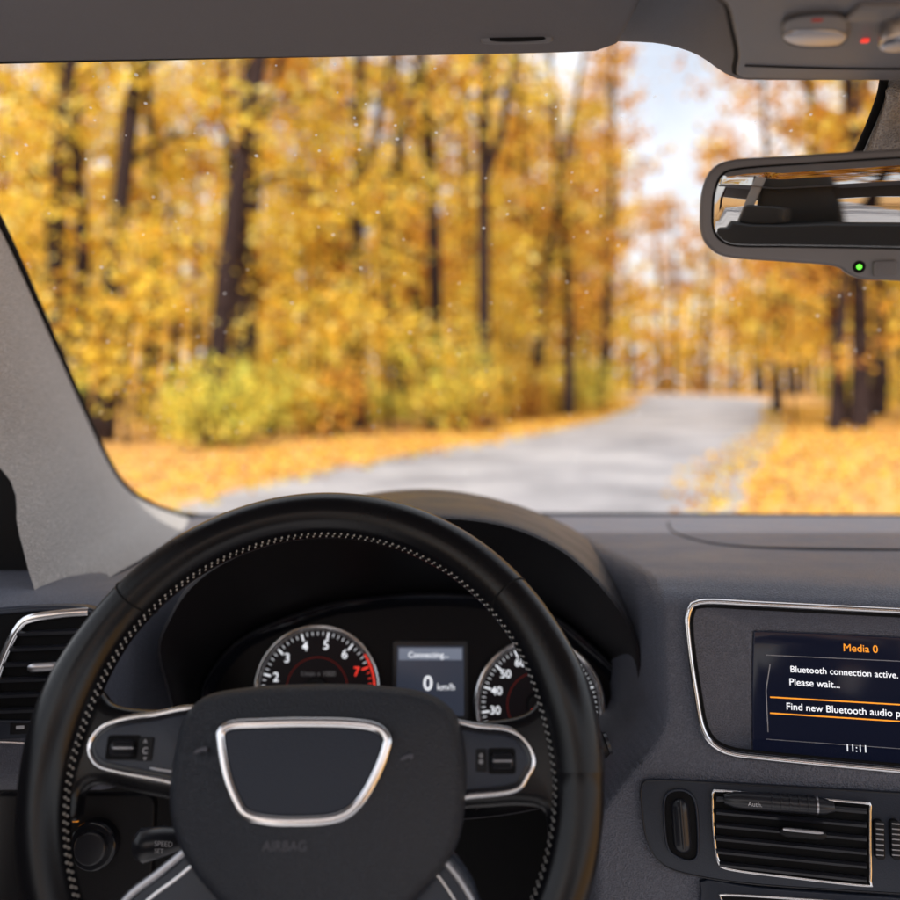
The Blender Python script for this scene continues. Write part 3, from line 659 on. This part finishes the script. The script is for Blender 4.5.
def tree_mesh(name,h,lean,r0,pal,pw,nclump,nleaf,cr,zlow=.12,ls=.15,wob=.25,fork=False):
    tv=[];tf=[];clumps=[]
    f1,f2=random.uniform(2,7),random.uniform(0,6)
    path=[V((lean[0]*(t**1.3)*h+wob*math.sin(f1*t+f2),lean[1]*t*h+wob*.8*math.sin(4*t+f2),t*h)) for t in [i/10 for i in range(11)]]
    o_=path[0].copy(); path=[p-V((o_.x,o_.y,0)) for p in path]
    path[0]=V((0,0,-.2)); tubev(tv,tf,path,[r0*(1-.75*(i/10)**1.2)*(1.25 if i==0 else 1) for i in range(11)])
    if fork:
        p0=path[3]; fp_=[p0,p0+V((.5,.1,1.4)),p0+V((.9,.2,3.4)),p0+V((1.5,.3,7)),p0+V((1.9,.3,11))]
        tubev(tv,tf,fp_,[r0*.6,r0*.55,r0*.45,r0*.3,r0*.08]); clumps+= [p+V((random.uniform(-.7,.7),0,random.uniform(-1,1))) for p in fp_[2:] for _ in range(3)]
    for k in range(16):
        t=random.uniform(zlow+.08,.97); j=min(int(t*10),9); p=path[j].lerp(path[j+1],t*10-j); az=random.uniform(0,2*math.pi); L=cr*random.uniform(.6,1.2)*(1-.35*t)
        d=V((math.cos(az),math.sin(az),random.uniform(.25,.9))); bp=[p+d*L*s+V((0,0,.12*L*math.sin(s*3))) for s in (0,.25,.5,.75,1)]
        tubev(tv,tf,bp,[r0*.4*(1-t*.5)*(1-.85*s) for s in (0,.25,.5,.75,1)],5)
        for s in (.45,.7,.95): clumps.append(bp[0].lerp(bp[4],s))
        for m_ in range(2):
            s=random.uniform(.3,.8); q=bp[0].lerp(bp[4],s); d2=V((random.uniform(-1,1),random.uniform(-1,1),random.uniform(-.1,.7)))*L*.5; tubev(tv,tf,[q,q+d2*.5,q+d2],[r0*.12,r0*.08,r0*.03],4); clumps.append(q+d2)
    while len(clumps)<nclump:
        az=random.uniform(0,6.28); rr=cr*math.sqrt(random.random()); z=h*random.uniform(zlow,1.02); clumps.append(V((rr*math.cos(az)+lean[0]*z,rr*math.sin(az)+lean[1]*z,z)))
    C=[];
    for c in clumps:
        n=int(nleaf*random.uniform(.3,1.6)); C.append(rng.normal(size=(n,3))*np.array([.48,.48,.28])*random.uniform(.6,1.25)+np.array(c))
    q,c=leaf_arrays(np.concatenate(C),ls,pal,pw); return build_mesh(name,tv,tf,q,c)
pwy=[.30,.28,.18,.14,.10]
T=[]
for k in range(5):
    T.append(tree_mesh('autumn_tree_mesh%d'%k,random.uniform(16,20),(random.uniform(-.07,.10),random.uniform(-.05,.05)),random.uniform(.16,.26),YEL if k<3 else ORG,pwy,80,24,random.uniform(2.4,3.4)))
T.append(tree_mesh('autumn_tree_mesh_o',17,(.05,0),.22,ORG,pwy,110,34,3.8,ls=.13))
TS=[tree_mesh('slender_tree_mesh%d'%k,random.uniform(19,22),(l,0),r,YEL,pwy,nc,13,2.6,.16,.12,w_,fk) for k,(l,r,w_,fk,nc) in enumerate(((.11,.24,.35,False,84),(.03,.20,.5,True,76),(-.04,.27,.3,False,88),(.06,.16,.6,False,66)))]
TU=[tree_mesh('sapling_mesh%d'%k,random.uniform(5,7.5),(random.uniform(-.1,.15),0),.05,YEL,pwy,42,20,1.5,.12,.10,.2) for k in range(3)]
def place(me,x,y,name,parent=None,s=1,rz=None):
    ob=bpy.data.objects.new(name,me); scene.collection.objects.link(ob); ob.location=(x,y,0); ob.rotation_euler=(0,0,random.uniform(0,6.28) if rz is None else rz); ob.scale=(s,s,s*random.uniform(.9,1.1))
    if parent: ob.parent=parent
    return ob
pts=[]
for x,y,m,s in ((-8.1,21,TS[0],1.0),(-9.3,22.5,TS[3],.9),(-5.4,20.5,TS[0],1.05),(-5.3,25.5,TS[3],.9),(-2.6,26,TS[1],1.),(-.5,28,TS[2],.95),(1.1,27.5,TS[1],1.1),(3.3,36,TS[0],.85),(5.0,38,TS[2],.85),(-11.5,28,TS[2],1),(-1.6,33,TS[3],1.2),
   (13.5,31,T[5],1.),(10.9,25.5,T[5],.8),(12.3,27,TS[2],1.0),(17,36,T[0],1.1),(4.2,41,T[5],1.15),(16,27,T[2],1.0),(8.0,48,T[4],1.),(-13.5,22,T[3],.9),(15.3,42,T[5],1.1)):
    place(m,x,y,'autumn_tree',s=s,rz=0 if m in TS else None); pts.append((x,y))
for x,y,s in ((-9.6,18.5,1),(-7.0,19.5,.9),(-3.9,23,1.1),(-1.6,25,1.0),(.4,30,1.1),(2.2,33,1.1),(14.5,25,1),(11.5,30,.9),(17,30,1.2)):
    place(random.choice(TU),x,y,'sapling',s=s)
fo=empty('background_forest')
def ok(x,y,d): return all((x-a)**2+(y-b)**2>d*d for a,b in pts)
tries=0; n0=len(pts)
while tries<9000 and len(pts)<n0+120:
    tries+=1; y=random.uniform(27,112); x=random.uniform(-.58*y-3,.6*y+6)
    rx,rw=road_at(y)
    if x<rx:
        if x>rx-rw-3: continue
    else:
        if x<rx+rw+3.5: continue
    if not ok(x,y,3.2): continue
    pts.append((x,y)); place(random.choice(T[:3] if random.random()<.62 else T[3:]),x,y,'tree_%d'%len(pts),fo,random.uniform(.8,1.25)*(1+.003*y))
for i in range(36):
    x=random.uniform(-60,110); y=random.uniform(122,150)
    if abs(x-road_at(y)[0])<9: continue
    place(random.choice(T),x,y,'tree_far_%d'%i,fo,random.uniform(1.2,1.6))
for i in range(16):
    place(random.choice(T),2+i*3.6+random.uniform(-1,1),random.uniform(154,160) if i<9 else random.uniform(128,140),'tree_end_%d'%i,fo,random.uniform(1.55,1.95))
for x,y in ((-9,-30),(-5,-31),(-3,-28),(-1.4,-32),(.6,-29),(2.4,-33),(5,-30),(10,-36),(15,-33),(4,-44),(-14,-38),(-2,-42),(-5,-46)): place(T[5] if -6<x<3 else random.choice(T),x,y,'tree_behind_%d'%abs(y),fo,.95)
n=26000
C=np.stack([rng.uniform(-150,190,n),rng.uniform(160,172,n),20*rng.beta(1.2,1.6,n)],1); q,c=leaf_arrays(C,.8,YEL,pwy)
me=build_mesh('distant_trees',[],[],q,c); ob=bpy.data.objects.new('distant_trees',me); scene.collection.objects.link(ob)
def shrub(name,h,r,pal,n):
    tv=[];tf=[]; C=[]
    for k in range(11):
        az=random.uniform(0,6.28); e=V((math.cos(az)*r*random.uniform(.3,1.1),math.sin(az)*r*random.uniform(.3,1.1),h*random.uniform(.3,1.05))); tubev(tv,tf,[V((0,0,0)),e*.5+V((0,0,.2)),e],[.03,.018,.006],4)
        C.append(rng.normal(size=(n//11,3))*np.array([.22,.22,.2])*r+np.array(e)); C.append(rng.normal(size=(n//22,3))*np.array([.3,.3,.15])*r+np.array(e*.5))
    q,c=leaf_arrays(np.concatenate(C),.075,pal,pwy); return build_mesh(name,tv,tf,q,c)
S=[shrub('shrub_m0',2.0,1.2,GRN,750),shrub('shrub_m1',1.4,1.3,GRN,750),shrub('shrub_m2',2.6,1.2,YEL,700),shrub('shrub_m3',1.0,1.3,YEL,600),shrub('shrub_m4',1.5,1.1,ORG,500)]
for i in range(105):
    y=random.uniform(13.5,65); rx,rw=road_at(y)
    if random.random()<.75: x=rx-rw-random.uniform(2.0,9)-(1.4 if y<24 else 0)
    else: x=rx+rw+random.uniform(4,12)
    if y<20 and x>-4.4 and x<rx: continue
    green = (x<0 and y<32)
    place(random.choice(S[:2] if green and random.random()<.6 else S[1:]),x,y,'shrub',None,random.choice((.5,.7,.8,.95,1.2))*(1 if y<40 else 1.3))
n=16000; ys=rng.uniform(6,55,n); side=rng.random(n); X=np.zeros(n)
for i in range(n):
    rx,rw=road_at(ys[i])
    if side[i]<.5: X[i]=rx-rw+.4-abs(rng.normal())*3
    else: X[i]=rx+rw-.6+abs(rng.normal())*3.5
C=np.stack([X,ys,rng.uniform(.02,.05,n)],1); q,c=leaf_arrays(C,.055,ORG+YEL[:1],None); q[:,2]=np.clip(q[:,2],.012,.10)
me=build_mesh('fallen_leaves',[],[],q,c); ob=bpy.data.objects.new('fallen_leaves',me); scene.collection.objects.link(ob)
# ------------------------------------------------------------ light
w=bpy.data.worlds.new('World'); scene.world=w; w.use_nodes=True; nt=w.node_tree
sky=nt.nodes.new('ShaderNodeTexSky'); sky.sky_type='NISHITA'; sky.sun_disc=False
el=math.radians(48); az=math.radians(198)
sky.sun_elevation=el; sky.sun_rotation=az; sky.dust_density=3.0; sky.ozone_density=1.0
tcw=nt.nodes.new('ShaderNodeTexCoord'); nz=nt.nodes.new('ShaderNodeTexNoise'); nz.inputs['Scale'].default_value=3.2; nz.inputs['Detail'].default_value=4
nt.links.new(tcw.outputs['Generated'],nz.inputs['Vector'])
mr=nt.nodes.new('ShaderNodeMapRange'); mr.inputs['From Min'].default_value=.35; mr.inputs['From Max'].default_value=.62; mr.inputs['To Min'].default_value=.45; mr.inputs['To Max'].default_value=.97
nt.links.new(nz.outputs['Fac'],mr.inputs['Value'])
mxw=nt.nodes.new('ShaderNodeMixRGB'); nt.links.new(mr.outputs[0],mxw.inputs[0]); nt.links.new(sky.outputs[0],mxw.inputs[1]); mxw.inputs[2].default_value=(8.4,8.6,9.0,1)
nt.links.new(mxw.outputs[0],nt.nodes['Background'].inputs[0]); nt.nodes['Background'].inputs[1].default_value=.15
sd=bpy.data.lights.new('sun','SUN'); sd.energy=5; sd.angle=math.radians(.5); sd.color=(1,.94,.84)
so_=bpy.data.objects.new('sun',sd); scene.collection.objects.link(so_)
tosun=V((math.sin(az)*math.cos(el),math.cos(az)*math.cos(el),math.sin(el)))
so_.rotation_euler=tosun.to_track_quat('Z','Y').to_euler(); so_.location=(0,-10,20)
scene.view_settings.view_transform='Standard'; scene.view_settings.look='None'; scene.view_settings.exposure=0
cam=bpy.data.cameras.new('camera'); co=bpy.data.objects.new('camera',cam); scene.collection.objects.link(co); scene.camera=co
co.location=EYE; co.rotation_euler=(math.radians(90),0,0); cam.sensor_width=36; cam.lens=36; cam.shift_y=-(CX-HY)/900
cam.clip_start=.02; cam.clip_end=1500
cam.dof.use_dof=True; cam.dof.focus_distance=.70; cam.dof.aperture_fstop=3.3
